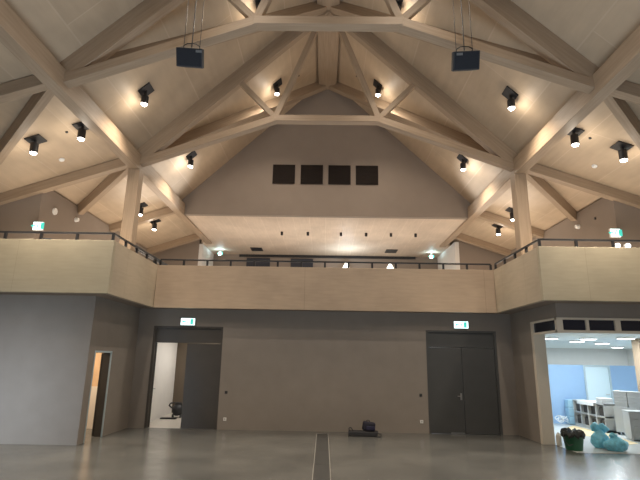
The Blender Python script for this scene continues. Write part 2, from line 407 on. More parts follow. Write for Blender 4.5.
# ------------------------------------------------------------------ side room on the right
BLUEW = mat('pale_blue_wall', (.30, .46, .68), .7, noise=.03, nscale=2)
b = BM(); box(b, 5.9, 16, 26, 26.2, 0, 2.85); struct('wall_side_room_far', b, WPLAST)
b = BM(); box(b, 16, 16.2, YB, 26.2, 0, 2.85); struct('wall_side_room_right', b, WPLAST)
b = BM(); box(b, HX, 16.2, YB, YB+.2, 0, 2.85); struct('wall_side_room_near', b, WPLAST)
b = BM(); box(b, 5.7, 5.9, YW+.25, 26.2, 0, 2.85); struct('wall_side_room_left', b, WPLAST)
b = BM(); box(b, 5.9, 16, YB+.25, 26, 2.82, 2.95); struct('ceiling', b, mat('white_ceiling', (.72, .78, .78), .7))
PD0, PD1 = 9.22, 10.15
b = BM(); box(b, 5.9, PD0, 17.6, 17.72, 0, 1.98); box(b, PD1, 16, 17.6, 17.72, 0, 1.98); struct('wall_blue_partition', b, BLUEW)
WBD = mat('white_blue_door', (.66, .80, .86), .5)
d = thing('partition_door', 'pale white-blue door in the blue partition of the side room', 'door', (9.68, 17.6, 0))
b = BM(); box(b, PD0, PD0+.05, 17.56, 17.74, 0, 1.98); box(b, PD1-.05, PD1, 17.56, 17.74, 0, 1.98); box(b, PD0+.05, PD1-.05, 17.56, 17.74, 1.93, 1.98); obj('door_frame', b, mat('steel_door_frame', (.45, .55, .60), .4), d)
l1 = obj('door_leaf', leaf(BM(), PD0+.055, PD1-.055, 17.6, 17.65, .01, 1.92), WBD, d)
b = BM(); cyl(b, (10.02, 17.6, 1.0), (10.02, 17.54, 1.0), .012, n=8); cyl(b, (10.02, 17.55, 1.0), (9.9, 17.55, 1.0), .012, n=8); obj('door_handle', b, STEEL, l1)
PALEW = mat('pale_lit_floor', (.55, .57, .55), .3)
b = BM(); box(b, 5.95, 16, YB+.3, 26, 0, .006); struct('floor_side_room', b, PALEW)
b = BM(); prism(b, [(7.4, 15.9), (8.4, 17.1), (8.5, 15.1), (8.3, 13.5), (7.9, 13.3)], 'z', .006, .010)
tag(obj('protective_sheet', b, mat('yellowed_cover_paper', (.78, .62, .36), .7)), 'yellowish cover paper laid on the side room floor along the shelves', 'floor covering')

# opening frame: jamb, head and transom windows
d = thing('opening_frame', 'cream frame with dark transom windows around the wide right opening', 'frame', (XW, YB, 0))
b = BM(); bevel(box(b, XW-.015, XW+.30, OY-.14, OY, 0, OT), .006, 1); obj('jamb', b, CREAM, d)
b = BM()
box(b, XW-.015, XW+.1, YB, OY-.14, OT-.05, OT); box(b, XW-.015, XW+.1, YB, OY-.14, 2.74, 2.80)
box(b, XW-.015, HX-.5, YB-.015, YB+.1, OT-.05, OT); box(b, XW-.015, HX-.5, YB-.015, YB+.1, 2.74, 2.80)
obj('head_rail', b, CREAM, d)
DGL = mat('dark_transom_glass', (.012, .016, .03), .08)
xs = [5.635, 5.78, 6.34, 6.41, 7.04, 7.17, 7.82, 7.95, 8.6, 8.72, 9.1]
for i in range(0, len(xs)-1, 2):
    b = BM(); box(b, xs[i], xs[i+1], YB-.015, YB+.1, 2.80, OT-.05)
    if xs[i+1]-xs[i] < .2: obj('mullion', b, CREAM, d)
    else: b.free()
for x0, x1 in ((5.78, 6.34), (6.41, 7.04), (7.17, 7.82), (7.95, 8.6), (8.72, 9.1)):
    b = BM(); box(b, x0, x1, YB+.04, YB+.06, 2.80, OT-.05); obj('transom_pane', b, DGL, d)
b = BM(); box(b, XW+.03, XW+.05, YB+.1, OY-.14, 2.80, OT-.05); obj('transom_pane', b, DGL, d)

# ceiling lamps in the side room
rl = thing('recessed_lamp', 'round white ceiling lamp of the side room nearest its left jamb', 'ceiling light', (7.17, 15.5, 2.82), 'round lamps in the side room')
obj_l = BM(); lathe(obj_l, [(.25, -.05), (.26, -.04), (.26, 0)], 24); bmesh.ops.translate(obj_l, verts=obj_l.verts[:], vec=(7.17, 15.5, 2.82)); obj('lamp_housing', obj_l, WHITE, rl)
obj_l = BM(); lathe(obj_l, [(.22, -.058), (.23, -.05)], 24); bmesh.ops.translate(obj_l, verts=obj_l.verts[:], vec=(7.17, 15.5, 2.82)); obj('diffuser', obj_l, SLENS, rl)
for x, y, lab in ((8.36, 15.45, 'round white ceiling lamp of the side room, front row second from left'),
                  (9.15, 14.8, 'round white ceiling lamp of the side room at the right image edge'),
                  (8.93, 17.25, 'round white ceiling lamp just above the gap left of the blue door'),
                  (10.52, 18.5, 'round white ceiling lamp above the pale blue partition door'),
                  (13.4, 22.4, 'small far round ceiling lamp deepest in the side room')):
    dup(rl, (x, y, 2.82), lab, 'round lamps in the side room')
for x, y in ((7.17, 15.5), (8.36, 15.45), (9.15, 14.8), (10.52, 18.5)):
    area_light('side_room_lamp', (x, y, 2.755), (0, 0, 0), .36, .36, 38, (.86, .95, 1.0))

# ------------------------------------------------------------------ parapets and handrails
def par(name, lab, x0, x1, y0, y1, m):
    o = obj(name, bevel(box(BM(), x0, x1, y0, y1, ZS0, ZP), .006, 1), m); return tag(o, lab, 'parapet')
par('gallery_parapet', 'long plywood parapet across the middle of the gallery', -BX, BX, BY1, BY1+.12, FASC)
for s in (-1, 1):
    sw = side_word(s)
    par('gallery_parapet', 'plywood parapet of the %s gallery running in depth beside the timber post' % sw, s*BX, s*(BX+.12), BY0+.12, BY1+.12, FASCY)
    par('gallery_parapet', 'plywood parapet at the far %s facing the hall above the side wall' % sw, s*BX, s*HX, BY0, BY0+.12, FASCF)
ZR = 4.93
def rail(lab, pts, counts):
    t = thing('handrail', lab, 'handrail', (pts[0][0], pts[0][1], ZP))
    b = BM()
    for a, c in zip(pts[:-1], pts[1:]): beam(b, (a[0], a[1], ZR-.0225), (c[0], c[1], ZR-.0225), .05, .045, bev=.004)
    obj('top_rail', b, BLACK, t)
    first = True
    for (a, c), n in zip(zip(pts[:-1], pts[1:]), counts):
        dx, dy = c[0]-a[0], c[1]-a[1]
        for i in range(0 if first else 1, n+1):
            x, y = a[0]+dx*i/n, a[1]+dy*i/n
            b = BM(); box(b, x-.028, x+.028, y-.028, y+.028, ZP, ZR-.04); box(b, x-.04, x+.04, y-.04, y+.04, ZP, ZP+.008)
            obj('rail_post', b, BLACK, t)
        first = False
    return t
rail('thin black handrail on the middle parapet', [(-BX+.06, BY1+.06), (BX-.06, BY1+.06)], [14])
for s in (-1, 1):
    rail('thin black handrail turning the corner on the %s parapets' % side_word(s),
         [(s*(HX-.03), BY0+.06), (s*(BX+.06), BY0+.06), (s*(BX+.06), BY1-.02)], [5, 4])
b = BM(); beam(b, (-5.31, 12.85, 4.97), (-5.31, 15.9, 4.97), .07, .12)
for y in (14.5, 15.5): box(b, -5.34, -5.28, y-.03, y+.03, ZS1, 4.92)
tag(obj('stair_handrail', b, mat('dark_slate_metal', (.05, .055, .06), .5)), 'thick dark slate rail just behind the left handrail, beside the post', 'handrail')

# ------------------------------------------------------------------ timber roof structure
def up_main(s): return (NM.x*s, 0, NM.z)
def roof_truss(Y, lab, outer=True, web=True):
    t = thing('roof_truss', lab, 'roof truss', (0, Y, 7.3))
    for s in (-1, 1):
        o = .21
        nx, nz = NM.x*s, NM.z
        p0 = (s*5.5 - nx*o, Y, zroof(5.5) - nz*o); p1 = (0 - nx*o, Y, 12.95 - nz*o)
        p1 = (s*.02 , Y, 12.95 - o/nz)
        p0 = (s*5.42, Y, zroof(5.42) - o/nz)
        obj('top_chord', beam(BM(), p0, p1, .22, .42, (nx, 0, nz)), BEAM, t)
        obj('tie_beam', beam(BM(), (s*5.4, Y-.005, 7.33), (s*1.5, Y-.005, 8.775), .235, .20), BEAM, t)
        obj('web', beam(BM(), (s*1.5, Y, 8.82), (s*.15, Y, 12.45), .16, .16, (1, 0, 0)), BEAM, t)
        obj('web', beam(BM(), (s*1.5, Y, 8.82), (s*2.62, Y, 10.0), .15, .15, (1, 0, 0)), BEAM, t)
        if outer:
            p0 = (s*5.5, Y, zroof(5.57)-.14); p1 = (s*(HX-.02), Y, zroof(HX)-.14)
            obj('outer_rafter', beam(BM(), p0, p1, .22, .27, (NA.x*s, 0, NA.z)), BEAM, t)
    obj('collar_beam', beam(BM(), (-1.54, Y-.01, 8.775), (1.54, Y-.01, 8.775), .24, .19), BEAM, t)
    return t
roof_truss(Y1, 'nearer timber roof truss crossing the top of the picture')
roof_truss(Y2, 'farther timber roof truss carried on the two posts')
roof_truss(Y0, 'timber roof truss over the hall above and behind the viewer')
roof_truss(0.3, 'rearmost timber roof truss behind the viewer')
for s in (-1, 1):
    sw = side_word(s)
    b = BM(); beam(b, (s*A, YR, 7.35), (s*A, 21.4, 7.35), .28, .45)
    tag(obj('purlin', b, BEAM), 'long %s timber purlin running the length of the hall through both trusses' % sw, 'timber beam')
    b = BM(); beam(b, (s*A, Y2, ZS1), (s*A, Y2, 7.119), .32, .32, (0, 1, 0))
    tag(obj('timber_post', b, BEAM), 'square timber post rising behind the %s parapet to the truss joint' % sw, 'timber post')
    for ya, yb, lab in ((Y1, Y2, 'nearer'), (Y2, Y3, 'farther')):
        o = .17; nz = NM.z
        p0 = Vector((s*5.3, ya+.12, zroof(5.3)-o/nz)); p1 = Vector((s*.1, yb-.08, zroof(.1)-o/nz))
        b = BM(); beam(b, p0, p1, .24, .34, up_main(s))
        tag(obj('diagonal_beam', b, BEAM), '%s %s diagonal timber brace rising from the purlin to the ridge' % (lab, sw), 'timber beam')
        p0 = Vector((s*5.55, ya+.05, zroof(5.6)-.15)); p1 = Vector((s*8.02, ya+2.15, zroof(8.02)-.15))
        b = BM(); beam(b, p0, p1, .20, .27, (NA.x*s, 0, NA.z))
        tag(obj('diagonal_beam', b, BEAM), '%s %s short diagonal brace under the aisle roof, from truss joint to outer wall' % (lab, sw), 'timber beam')
    for yy, lab in ((Y3+.1, 'in line with the gable wall'), (20.9 if s < 0 else 20.2, 'at the rear of the gallery')):
        b = BM(); beam(b, (s*5.6, yy, zroof(5.65)-.14), (s*8.0, yy, zroof(8.0)-.14), .22, .27, (NA.x*s, 0, NA.z))
        tag(obj('aisle_rafter', b, BEAM), '%s aisle rafter %s' % (sw, lab), 'timber beam')
b = BM(); beam(b, (0, YR, 12.60), (0, Y3, 12.60), .70, .34)
tag(obj('ridge_beam', b, BEAM), 'broad timber ridge beam along the top of the roof', 'timber beam')

# ------------------------------------------------------------------ gable openings and gallery back wall
for i, (x, lab) in enumerate(((-1.61, 'leftmost'), (-.55, 'second from left'), (.50, 'third from left'), (1.54, 'rightmost'))):
    t = thing('ventilation_grille', '%s of four dark square grilles high on the gable wall' % lab, 'grille', (x, Y3, 8.43), 'grilles on the gable wall')
    b = BM(); box(b, x-.42, x+.42, Y3-.02, Y3, 8.43, 9.19); obj('backing', b, BROWN, t)
    b = BM()
    box(b, x-.42, x-.40, Y3-.035, Y3-.02, 8.43, 9.19); box(b, x+.40, x+.42, Y3-.035, Y3-.02, 8.43, 9.19); box(b, x-.4, x+.4, Y3-.035, Y3-.02, 8.43, 8.45); box(b, x-.4, x+.4, Y3-.035, Y3-.02, 9.17, 9.19)
    obj('frame', b, BROWN, t)
    b = BM()
    for k in range(11): box(b, x-.4, x+.4, Y3-.032, Y3-.02, 8.485+k*.062, 8.505+k*.062)
    obj('slat', b, BROWN, t)['kind'] = 'stuff'
b = BM(); box(b, -4.4, 4.6, Y4-.10, Y4-.02, 7.06, 7.18)
tag(obj('screen_housing', b, BLACK), 'long black strip under the flat ceiling on the gallery rear wall', 'screen housing')
for x0, x1, lab in ((-4.02, -2.82, 'left'), (-1.76, -.62, 'right')):
    b = BM(); bevel(box(b, x0, x1, Y4-.06, Y4, 5.2, 7.0), .01, 1)
    tag(obj('dark_wall_panel', b, mat('navy_panel', (.025, .028, .04), .5)), '%s of two dark panels on the gallery rear wall' % lab, 'wall panel', 'dark panels on the gallery rear wall')
for x, lab in ((1.07, 'left'), (3.31, 'right')):
    y = 23.2
    t = thing('uplight', '%s of two glowing triangular lamps above the middle parapet' % lab, 'lamp', (x*.972, y, ZS1), 'triangular lamps on the gallery')
    xx = x*.972
    b = BM(); cyl(b, (xx, y, ZS1), (xx, y, ZS1+.04), .2, n=20); cyl(b, (xx, y, ZS1+.04), (xx, y, 6.25), .025, n=10); obj('stand', b, BLACK, t)
    b = BM(); cyl(b, (xx, y, 6.25), (xx, y, 6.72), .29, .03, n=20); obj('lamp_shade', b, GLOW, t)
    b = BM(); cyl(b, (xx, y, 6.72), (xx, y, 6.76), .03, .03, n=10); obj('finial', b, BLACK, t)
area_light('uplight_pool', (1.04, 22.2, 6.0), (PI, 0, 0), .3, .3, 26, (.75, .9, 1.0))
# hatches and small downlights in the flat ceiling
for x, lab in ((-3.34, 'left'), (3.2, 'right')):
    b = BM(); box(b, x-.28, x+.28, 22.25, 22.95, 7.165, 7.188)
    t = tag(obj('ceiling_hatch', bevel(b, .006, 1), BLACK), '%s black square hatch at the back of the flat ceiling' % lab, 'hatch', 'black hatches in the flat ceiling')
pl = ('leftmost', 'second from left', 'third from left', 'third from right', 'second from right', 'rightmost')
base = None
for x, lab in zip((-1.83, -.74, .65, 1.70, 2.74, 3.77), pl):
    if base is None:
        base = thing('small_downlight', lab + ' small black downlight in the flat ceiling row', 'downlight', (x, 19.3, 7.19), 'small downlights in the flat ceiling')
        b = BM(); cyl(b, (x, 19.3, 7.05), (x, 19.3, 7.19), .055, n=14); obj('housing', b, BLACK, base)
        b = BM(); cyl(b, (x, 19.3, 7.047), (x, 19.3, 7.051), .04, n=14); obj('glass', b, CHAR, base)
    else: dup(base, (x, 19.3, 7.19), lab + ' small black downlight in the flat ceiling row', 'small downlights in the flat ceiling')

# ------------------------------------------------------------------ ceiling spotlights
def spot_data(power):
    d = bpy.data.lights.new('spotlight_beam', 'SPOT'); d.energy = power; d.color = LAMP_COL
    d.spot_size = math.radians(125); d.spot_blend = .8; d.shadow_soft_size = .10
    return d
SD = spot_data(LAMP_POWER)
SDG = spot_data(LAMP_POWER*.30)
PD = bpy.data.lights.new('spotlight_glow', 'POINT'); PD.energy = GLOW_POWER; PD.color = (1, .9, .76); PD.shadow_soft_size = .06
LENSPOS = []
def make_spot(slope, s, lab, cat_loc):
    """slope: roof slope dz/dx, s: side (-1, 1)"""
    x, y = cat_loc; z = zroof(x)
    ang = math.atan(slope)*s
    t = thing('ceiling_spotlight', lab, 'spotlight', (x, y, z), 'black ceiling spotlights')
    M = Matrix.Translation((x, y, z)) @ Matrix.Rotation(ang, 4, 'Y')
    b = BM(); box(b, -.18, .18, -.18, .18, -.03, -.003, M); obj('mounting_plate', b, BLACK, t)
    hz = z - .035 - .11*slope
    b = BM(); cyl(b, (x, y, hz-.05), (x, y, z-.02), .035, n=12); obj('neck', b, BLACK, t)
    zb = z - .33 - .06*slope
    b = BM(); cyl(b, (x, y, zb), (x, y, hz-.04), .09, n=24); h = obj('housing', b, BLACK, t, )
    b = BM(); cyl(b, (x, y, zb-.035), (x, y, zb-.0005), .062, .08, n=24); obj('lens', b, LENS, h)
    return t, z - zb
groups = {}
rows = [('main', [1.77, 4.53], [10.6, 14.75]), ('hidden', [1.77, 4.53], [6.5, 2.3]), ('aisle', [5.9, 7.0], [10.42]), ('aisleh', [5.9, 7.0], [6.3, 2.2]), ('back', [6.58, 6.70], None)]
pos = []
for s in (-1, 1):
    sw = side_word(s)
    pos += [(s*1.80, 10.66, .965, 'upper %s spotlight between the two trusses near the ridge' % sw, 1), (s*4.58, 10.70, .965, '%s spotlight on the roof slope beside the hanging speaker' % sw, 1),
            (s*1.74, 14.70, .965, '%s spotlight beyond the farther truss, close below the ridge' % sw, 1), (s*4.53, 14.75, .965, '%s spotlight low on the roof slope beside the gable wall' % sw, 1),
            (s*5.95, 10.54, .346, '%s aisle spotlight nearer the purlin' % sw, 1), (s*7.05, 10.54, .346, '%s aisle spotlight nearer the picture edge' % sw, 1),
            (s*6.57, 16.08, .346, '%s gallery spotlight seen directly beside the timber post' % sw, 2), (s*6.70, 17.90, .346, '%s gallery spotlight farther back toward the middle' % sw, 2)]
    for y in (6.5, 2.3, -2.0):
        pos += [(s*1.8, y, .965, '%s spotlight high on the roof over the viewer, at %s' % (sw, {6.5: 'the nearest bay', 2.3: 'the second bay back', -2.0: 'the rear bay'}[y]), 1),
                (s*6.99, y, .346, '%s aisle spotlight over the viewer, at %s' % (sw, {6.5: 'the nearest bay', 2.3: 'the second bay back', -2.0: 'the rear bay'}[y]), 1)]
protos = {}
for x, y, slope, lab, kind in pos:
    s = -1 if x < 0 else 1; key = (slope, s)
    if key not in protos: protos[key] = make_spot(slope, s, lab, (x, y))
    else: dup(protos[key][0], (x, y, zroof(x)), lab, 'black ceiling spotlights')
    h = protos[key][1]
    o = bpy.data.objects.new('spotlight_beam', SD if kind == 1 else SDG); COL.objects.link(o); o.location = (x, y, zroof(x)-h-.06)
    if y > 8:
        o = bpy.data.objects.new('spotlight_glow', PD); COL.objects.link(o); o.location = (x, y, zroof(x)-h-.12)

# ------------------------------------------------------------------ hanging speakers
for s in (-1, 1):
    sw = side_word(s)
    cx, cy, cz = (-2.575, 7.9, 7.51) if s < 0 else (2.57, 7.9, 7.50)
    t = thing('hanging_speaker', 'black loudspeaker hanging on wires from the roof at the %s' % sw, 'speaker', (cx, cy, cz-.17))
    M = Matrix.Translation((cx, cy, cz)) @ Matrix.Rotation(math.radians(-4*s), 4, 'Y') @ Matrix.Rotation(math.radians(30), 4, 'X') @ Matrix.Scale(.80, 4)
    b = BM()
    P = [(-.31, -.2), (.31, -.2), (.31, -.05), (.22, .16), (-.22, .16), (-.31, -.05)]
    prism(b, P, 'z', -.21, .21); bevel(b, .015, 2); bmesh.ops.transform(b, matrix=M, verts=b.verts[:]); cab = obj('cabinet', b, CHAR, t)
    b = BM(); box(b, -.28, .28, -.215, -.2, -.185, .185, M); obj('grille', b, mat('speaker_grille', (.012, .014, .02), .8, noise=.4, nscale=120), t)
    b = BM(); box(b, -.2*s-.04, -.2*s+.1, -.219, -.214, .12, .175, M); obj('control_plate', b, mat('grey_plate', (.16, .16, .16), .4), cab)
    b = BM()
    tube(b, [M @ Vector(p) for p in [(-.19, 0, .20), (-.19, 0, .27), (-.1, 0, .32), (0, 0, .33), (.1, 0, .32), (.19, 0, .27), (.19, 0, .20)]], .009)
    obj('yoke', b, BLACK, t)
    for dx in (-.19, .0, .19):
        p = M @ Vector((dx, 0, .24)); b = BM(); top = zroof(p.x)-.001
        cyl(b, p, (p.x, p.y, top), .006 if dx else .011, n=6); obj('wire', b, BLACK, t)

# ------------------------------------------------------------------ exit signs
def exit_sign(x, y, z, wd, hg, lab, thick=.06, arrow=1, rot=0):
    t = thing('exit_sign', lab, 'exit sign', (x, y, z))
    b = BM(); bevel(box(b, -wd/2, wd/2, 0, thick, 0, hg), .005, 1); bmesh.ops.translate(b, verts=b.verts[:], vec=(x, y, z)); obj('housing', b, WHITE, t)
    b = BM(); box(b, x-wd/2+.01, x+wd/2-.01, y-.006, y, z+.01, z+hg-.01); f = obj('lit_face', b, EXITL, t)
    k = hg/.23; b = BM()
    def q(x0, x1, z0, z1): box(b, x+x0*k, x+x1*k, y-.010, y-.006, z+z0*k, z+z1*k)
    # running figure, arrow and door
    q(.08, .17, .03, .20)
    q(-.16, -.06, .10, .13); prism(b, [(x-.19*k, z+.115*k), (x-.13*k, z+.075*k), (x-.13*k, z+.155*k)], 'y', y-.010, y-.006)
    cyl(b, (x+.03*k, y-.010, z+.18*k), (x+.03*k, y-.006, z+.18*k), .018*k, n=12)
    for a, c in (((.02, .155), (-.005, .10)), ((-.005, .10), (.03, .07)), ((.03, .07), (.025, .035)), ((-.005, .10), (-.03, .06)), ((-.03, .06), (-.06, .05)), ((.015, .145), (.055, .12)), ((.015, .145), (-.03, .125))):
        beam(b, (x+a[0]*k, y-.008, z+a[1]*k), (x+c[0]*k, y-.008, z+c[1]*k), .003, .016*k, (0, 0, 1) if abs(a[0]-c[0]) > .005 else (1, 0, 0), bev=0)
    obj('pictogram', b, EXITG, f)
    return t
exit_sign(-4.13, YW-.075, 2.95, .44, .22, 'glowing exit sign above the left double door')
exit_sign(4.13, YW-.075, 2.985, .44, .22, 'glowing exit sign above the right double door')
exit_sign(-7.92, Y2-.04, 5.33, .28, .24, 'small glowing exit sign above the far left handrail')
exit_sign(7.88, Y2-.04, 5.36, .28, .24, 'small glowing exit sign above the far right handrail')
for s in (-1, 1):
    x = s*5.2; y = 22.9
    t = exit_sign(x, y, 6.93, .16, .17, 'tiny hanging exit light under the %s rear corner of the flat ceiling' % side_word(s))
    b = BM(); cyl(b, (x, y+.03, 7.09), (x, y+.03, 7.19), .01, n=8); obj('hanger', b, WHITE, t)
    area_light('exit_glow', (x, y-.1, 6.9), (PI, 0, 0), .15, .15, 5, (.6, .9, 1.0))
for x, y, z in ((-4.13, YW-.13, 3.06), (4.13, YW-.13, 3.09), (-7.92, Y2-.12, 5.45), (7.88, Y2-.12, 5.48)):
    area_light('exit_glow', (x, y, z), (PI/2, 0, PI), .3, .15, 1.0, (.7, .95, 1.0))

# ------------------------------------------------------------------ small wall and roof fittings
def fitting(name, lab, cat, x, y, slope, s, m, r=.07, h=.05, group=None):
    z = zroof(x); M = Matrix.Translation((x, y, z-.001)) @ Matrix.Rotation(math.atan(slope)*s, 4, 'Y')
    b = BM(); lathe(b, [(r*.6, -h), (r*.85, -h*.8), (r, -h*.3), (r, 0)], 18, M)
    return tag(obj(name, b, m), lab, cat, group)
for s in (-1, 1):
    sw = side_word(s)
    fitting('smoke_detector', 'round white smoke detector under the %s aisle roof' % sw, 'smoke detector', s*7.05, 11.72, .346, s, WHITE)
    fitting('sensor', 'tiny dark sensor on the %s aisle roof between spotlights' % sw, 'sensor', s*6.36, 10.60, .346, s, BLACK, .035, .03)
    fitting('sensor', 'tiny dark sensor on the %s main roof slope near the ridge' % sw, 'sensor', s*1.05, 15.2, .965, s, BLACK, .035, .03)
    b = BM(); cyl(b, (s*8.0, 14.55, 6.22), (s*7.90, 14.55, 6.22), .08, .06, n=16)
    tag(obj('wall_detector', b, WHITE, smooth=False), 'round white detector high on the %s gallery wall below the brace' % sw, 'smoke detector')
b = BM(); cyl(b, (-8.0, 13.35, 6.12), (-7.96, 13.35, 6.12), .11, .10, n=20); tag(obj('wall_speaker', b, WHITE), 'white oval fitting high on the left gallery wall near the exit sign', 'wall fitting')
b = BM(); cyl(b, (8.0, 13.6, 6.2), (7.97, 13.6, 6.2), .035, n=12); tag(obj('wall_sensor', b, BLACK), 'tiny black sensor on the right gallery wall above the exit sign', 'sensor')
for x, z, m_, nm, lab in ((-2.85, 1.03, BLACK, 'light_switch', 'small black switch plate beside the left double door'), (-2.84, .29, WHITE, 'wall_socket', 'white wall socket low beside the left double door'),
                      (2.86, 1.05, BLACK, 'light_switch', 'small black switch plate beside the right double door'), (2.86, .32, WHITE, 'wall_socket', 'white wall socket low beside the right double door')):
    t = thing(nm, lab, 'switch' if 'switch' in nm else 'socket', (x, YW, z-.05))
    hw = .04 if m_ is BLACK else .045
    b = BM(); bevel(box(b, x-hw, x+hw, YW-.012, YW, z-hw, z+hw), .003, 1); obj('cover_plate', b, m_, t)
    b = BM()
    if m_ is WHITE: cyl(b, (x, YW-.015, z), (x, YW-.011, z), .022, n=16); obj('socket_hole', b, mat('grey_plastic', (.4, .4, .4), .5), t)
    else: bevel(box(b, x-.022, x+.022, YW-.018, YW-.011, z-.022, z+.022), .002, 1); obj('rocker', b, CHAR, t)
# emergency lamp on the right, dark box on the left, both standing behind the rails
t = thing('floodlight', 'small lit twin floodlight behind the far right handrail', 'floodlight', (7.85, 12.3, ZS1))
b = BM(); cyl(b, (7.85, 12.3, ZS1), (7.85, 12.3, 4.98), .02, n=8); cyl(b, (7.85, 12.3, ZS1), (7.85, 12.3, ZS1+.03), .2, n=16); box(b, 7.65, 8.0, 12.28, 12.32, 4.96, 5.0); obj('stand', b, BLACK, t)
for dx in (-.17, .10):
    b = BM(); cyl(b, (7.85+dx, 12.34, 5.06), (7.85+dx, 12.22, 5.04), .055, .075, n=16); h = obj('lamp_head', b, WHITE, t)
    b = BM(); cyl(b, (7.85+dx, 12.219, 5.04), (7.85+dx, 12.21, 5.04), .065, n=16); obj('lens', b, mat('flood_lens', (1, 1, 1), .5, emit=(.9, .95, 1), strength=2.5), h)
t = thing('equipment_box', 'small dark box on a stand behind the far left handrail', 'box', (-7.1, 11.75, ZS1))
b = BM(); cyl(b, (-7.1, 11.75, ZS1), (-7.1, 11.75, 4.8), .02, n=8); cyl(b, (-7.1, 11.75, ZS1), (-7.1, 11.75, ZS1+.03), .18, n=16); obj('stand', b, BLACK, t)
b = BM(); bevel(box(b, -7.2, -7.0, 11.7, 11.82, 4.8, 4.9), .01, 1); obj('case', b, CHAR, t)

for s in (-1, 1):  # prop bodies for the added purlin beams, hidden by the parapet
    t = thing('purlin_fill_prop', 'added unseen lamp prop on the gallery floor behind the %s half of the middle parapet' % side_word(s), 'floodlight', (s*2.3, 15.3, ZS1))
    b = BM(); cyl(b, (s*2.3, 15.3, ZS1), (s*2.3, 15.3, ZS1+.02), .14, n=16); cyl(b, (s*2.3, 15.3, ZS1+.02), (s*2.3, 15.3, 3.86), .02, n=8); obj('stand', b, BLACK, t)
    b = BM(); dv = Vector((s*3.0, -.4, 3.35)).normalized(); p = Vector((s*2.3, 15.3, 3.87)); cyl(b, p, p+dv*.12, .07, .10, n=16); obj('lamp_head', b, BLACK, t)

# ------------------------------------------------------------------ floor drain
t = thing('floor_drain', 'long dark drainage channel running down the middle of the floor', 'floor drain', (0, 9, 0))
b = BM(); box(b, -.165, -.15, 1.2, 14.25, 0, .004); box(b, .15, .165, 1.2, 14.25, 0, .004); box(b, -.165, .165, 14.25, 14.265, 0, .004); obj('edge_frame', b, mat('pale_steel_edge', (.42, .41, .38), .4, metal=.5), t)
y = 1.2
GRATE = mat('dark_grate', (.045, .046, .045), .5, noise=.12, nscale=20)
while y < 14.2:
    b = BM(); box(b, -.149, .149, y+.004, min(y+1.5, 14.25)-.004, 0, .003); obj('cover_plate', b, GRATE, t); y += 1.5

# ------------------------------------------------------------------ things on the floor
# black flat case with a bag on it
b = BM(); prism(b, [(.70, 13.86), (1.50, 13.80), (1.54, 14.12), (.72, 14.16)], 'z', .0, .13); bevel(b, .025, 2)
bk = thing('instrument_case', 'long flat black case lying on the floor at the front wall', 'case', (1.1, 13.98, 0))
obj('case_body', b, CHAR, bk)
b = BM(); tube(b, [(.74, 13.95, .12), (.72, 13.93, .20), (.78, 13.93, .22), (.84, 13.93, .13)], .012); obj('strap', b, BLACK, bk)
b = BM(); tube(b, [(1.5, 13.83, .10), (1.60, 13.80, .06), (1.58, 13.78, .012), (1.46, 13.77, .012)], .012); obj('strap', b, BLACK, bk)
def lump(bm, c, r, seed, sub=3, amp=.12, flat=None):
    bmesh.ops.create_icosphere(bm, subdivisions=sub, radius=1)
    rnd = random.Random(seed)
    ks = [(Vector((rnd.uniform(-1, 1), rnd.uniform(-1, 1), rnd.uniform(-1, 1))).normalized(), rnd.uniform(3, 8), rnd.uniform(0, 6)) for _ in range(7)]
    for v in bm.verts:
        d = v.co.normalized(); f = 1 + amp*sum(math.sin(k[1]*d.dot(k[0])+k[2]) for k in ks)/2.6
        v.co = Vector((d.x*r[0]*f, d.y*r[1]*f, d.z*r[2]*f)) + Vector(c)
        if flat is not None and v.co.z < flat: v.co.z = flat
    return bm
bp_ = thing('backpack', 'black rucksack slumped on top of the flat case', 'bag', (1.27, 13.95, .13))
b = BM(); box(b, -.17, .17, -.10, .10, 0, .24); bevel(b, .05, 3)
bmesh.ops.transform(b, matrix=Matrix.Translation((1.25, 13.96, .135)) @ Matrix.Rotation(math.radians(9), 4, 'Y'), verts=b.verts[:])
for v in b.verts: v.co.z = max(v.co.z, .132)
obj('bag_body', b, mat('black_fabric', (.015, .015, .028), .8, noise=.3, nscale=25), bp_, smooth=True)
b = BM(); box(b, -.11, .13, -.14, -.095, .02, .13); bevel(b, .02, 2); bmesh.ops.translate(b, verts=b.verts[:], vec=(1.30, 13.96, .14)); obj('front_pocket', b, mat('dark_navy_fabric', (.018, .018, .05), .8), bp_, smooth=True)
b = BM(); tube(b, [(1.20, 13.97, .37), (1.22, 13.97, .41), (1.28, 13.97, .41), (1.31, 13.97, .35)], .010); obj('carry_loop', b, BLACK, bp_)

# vacuum cleaner in the corridor
t = thing('vacuum_cleaner', 'black vacuum cleaner standing in the corridor behind the open left door', 'vacuum cleaner', (-5.0, 17.2, 0.006))
b = BM(); lump(b, (-4.98, 17.25, .26), (.20, .22, .20), 3, 3, .04, .07); obj('body', b, CHAR, t, smooth=True)
b = BM(); cyl(b, (-4.98, 17.25, .42), (-4.98, 17.25, .50), .13, .10, n=20); obj('lid', b, BLACK, t)
b = BM(); tube(b, [(-5.1, 17.1, .3), (-5.22, 17.0, .42), (-5.14, 16.9, .50), (-5.0, 16.95, .52)], .022, 8); obj('hose', b, BLACK, t)
for dx in (-.13, .13):
    b = BM(); cyl(b, (-4.98+dx-.02, 17.15, .07), (-4.98+dx+.02, 17.15, .07), .064, n=16); obj('wheel', b, BLACK, t)
b = BM(); bevel(box(b, -5.42, -4.9, 16.75, 16.95, .006, .05), .012, 2); obj('floor_nozzle', b, BLACK, t)

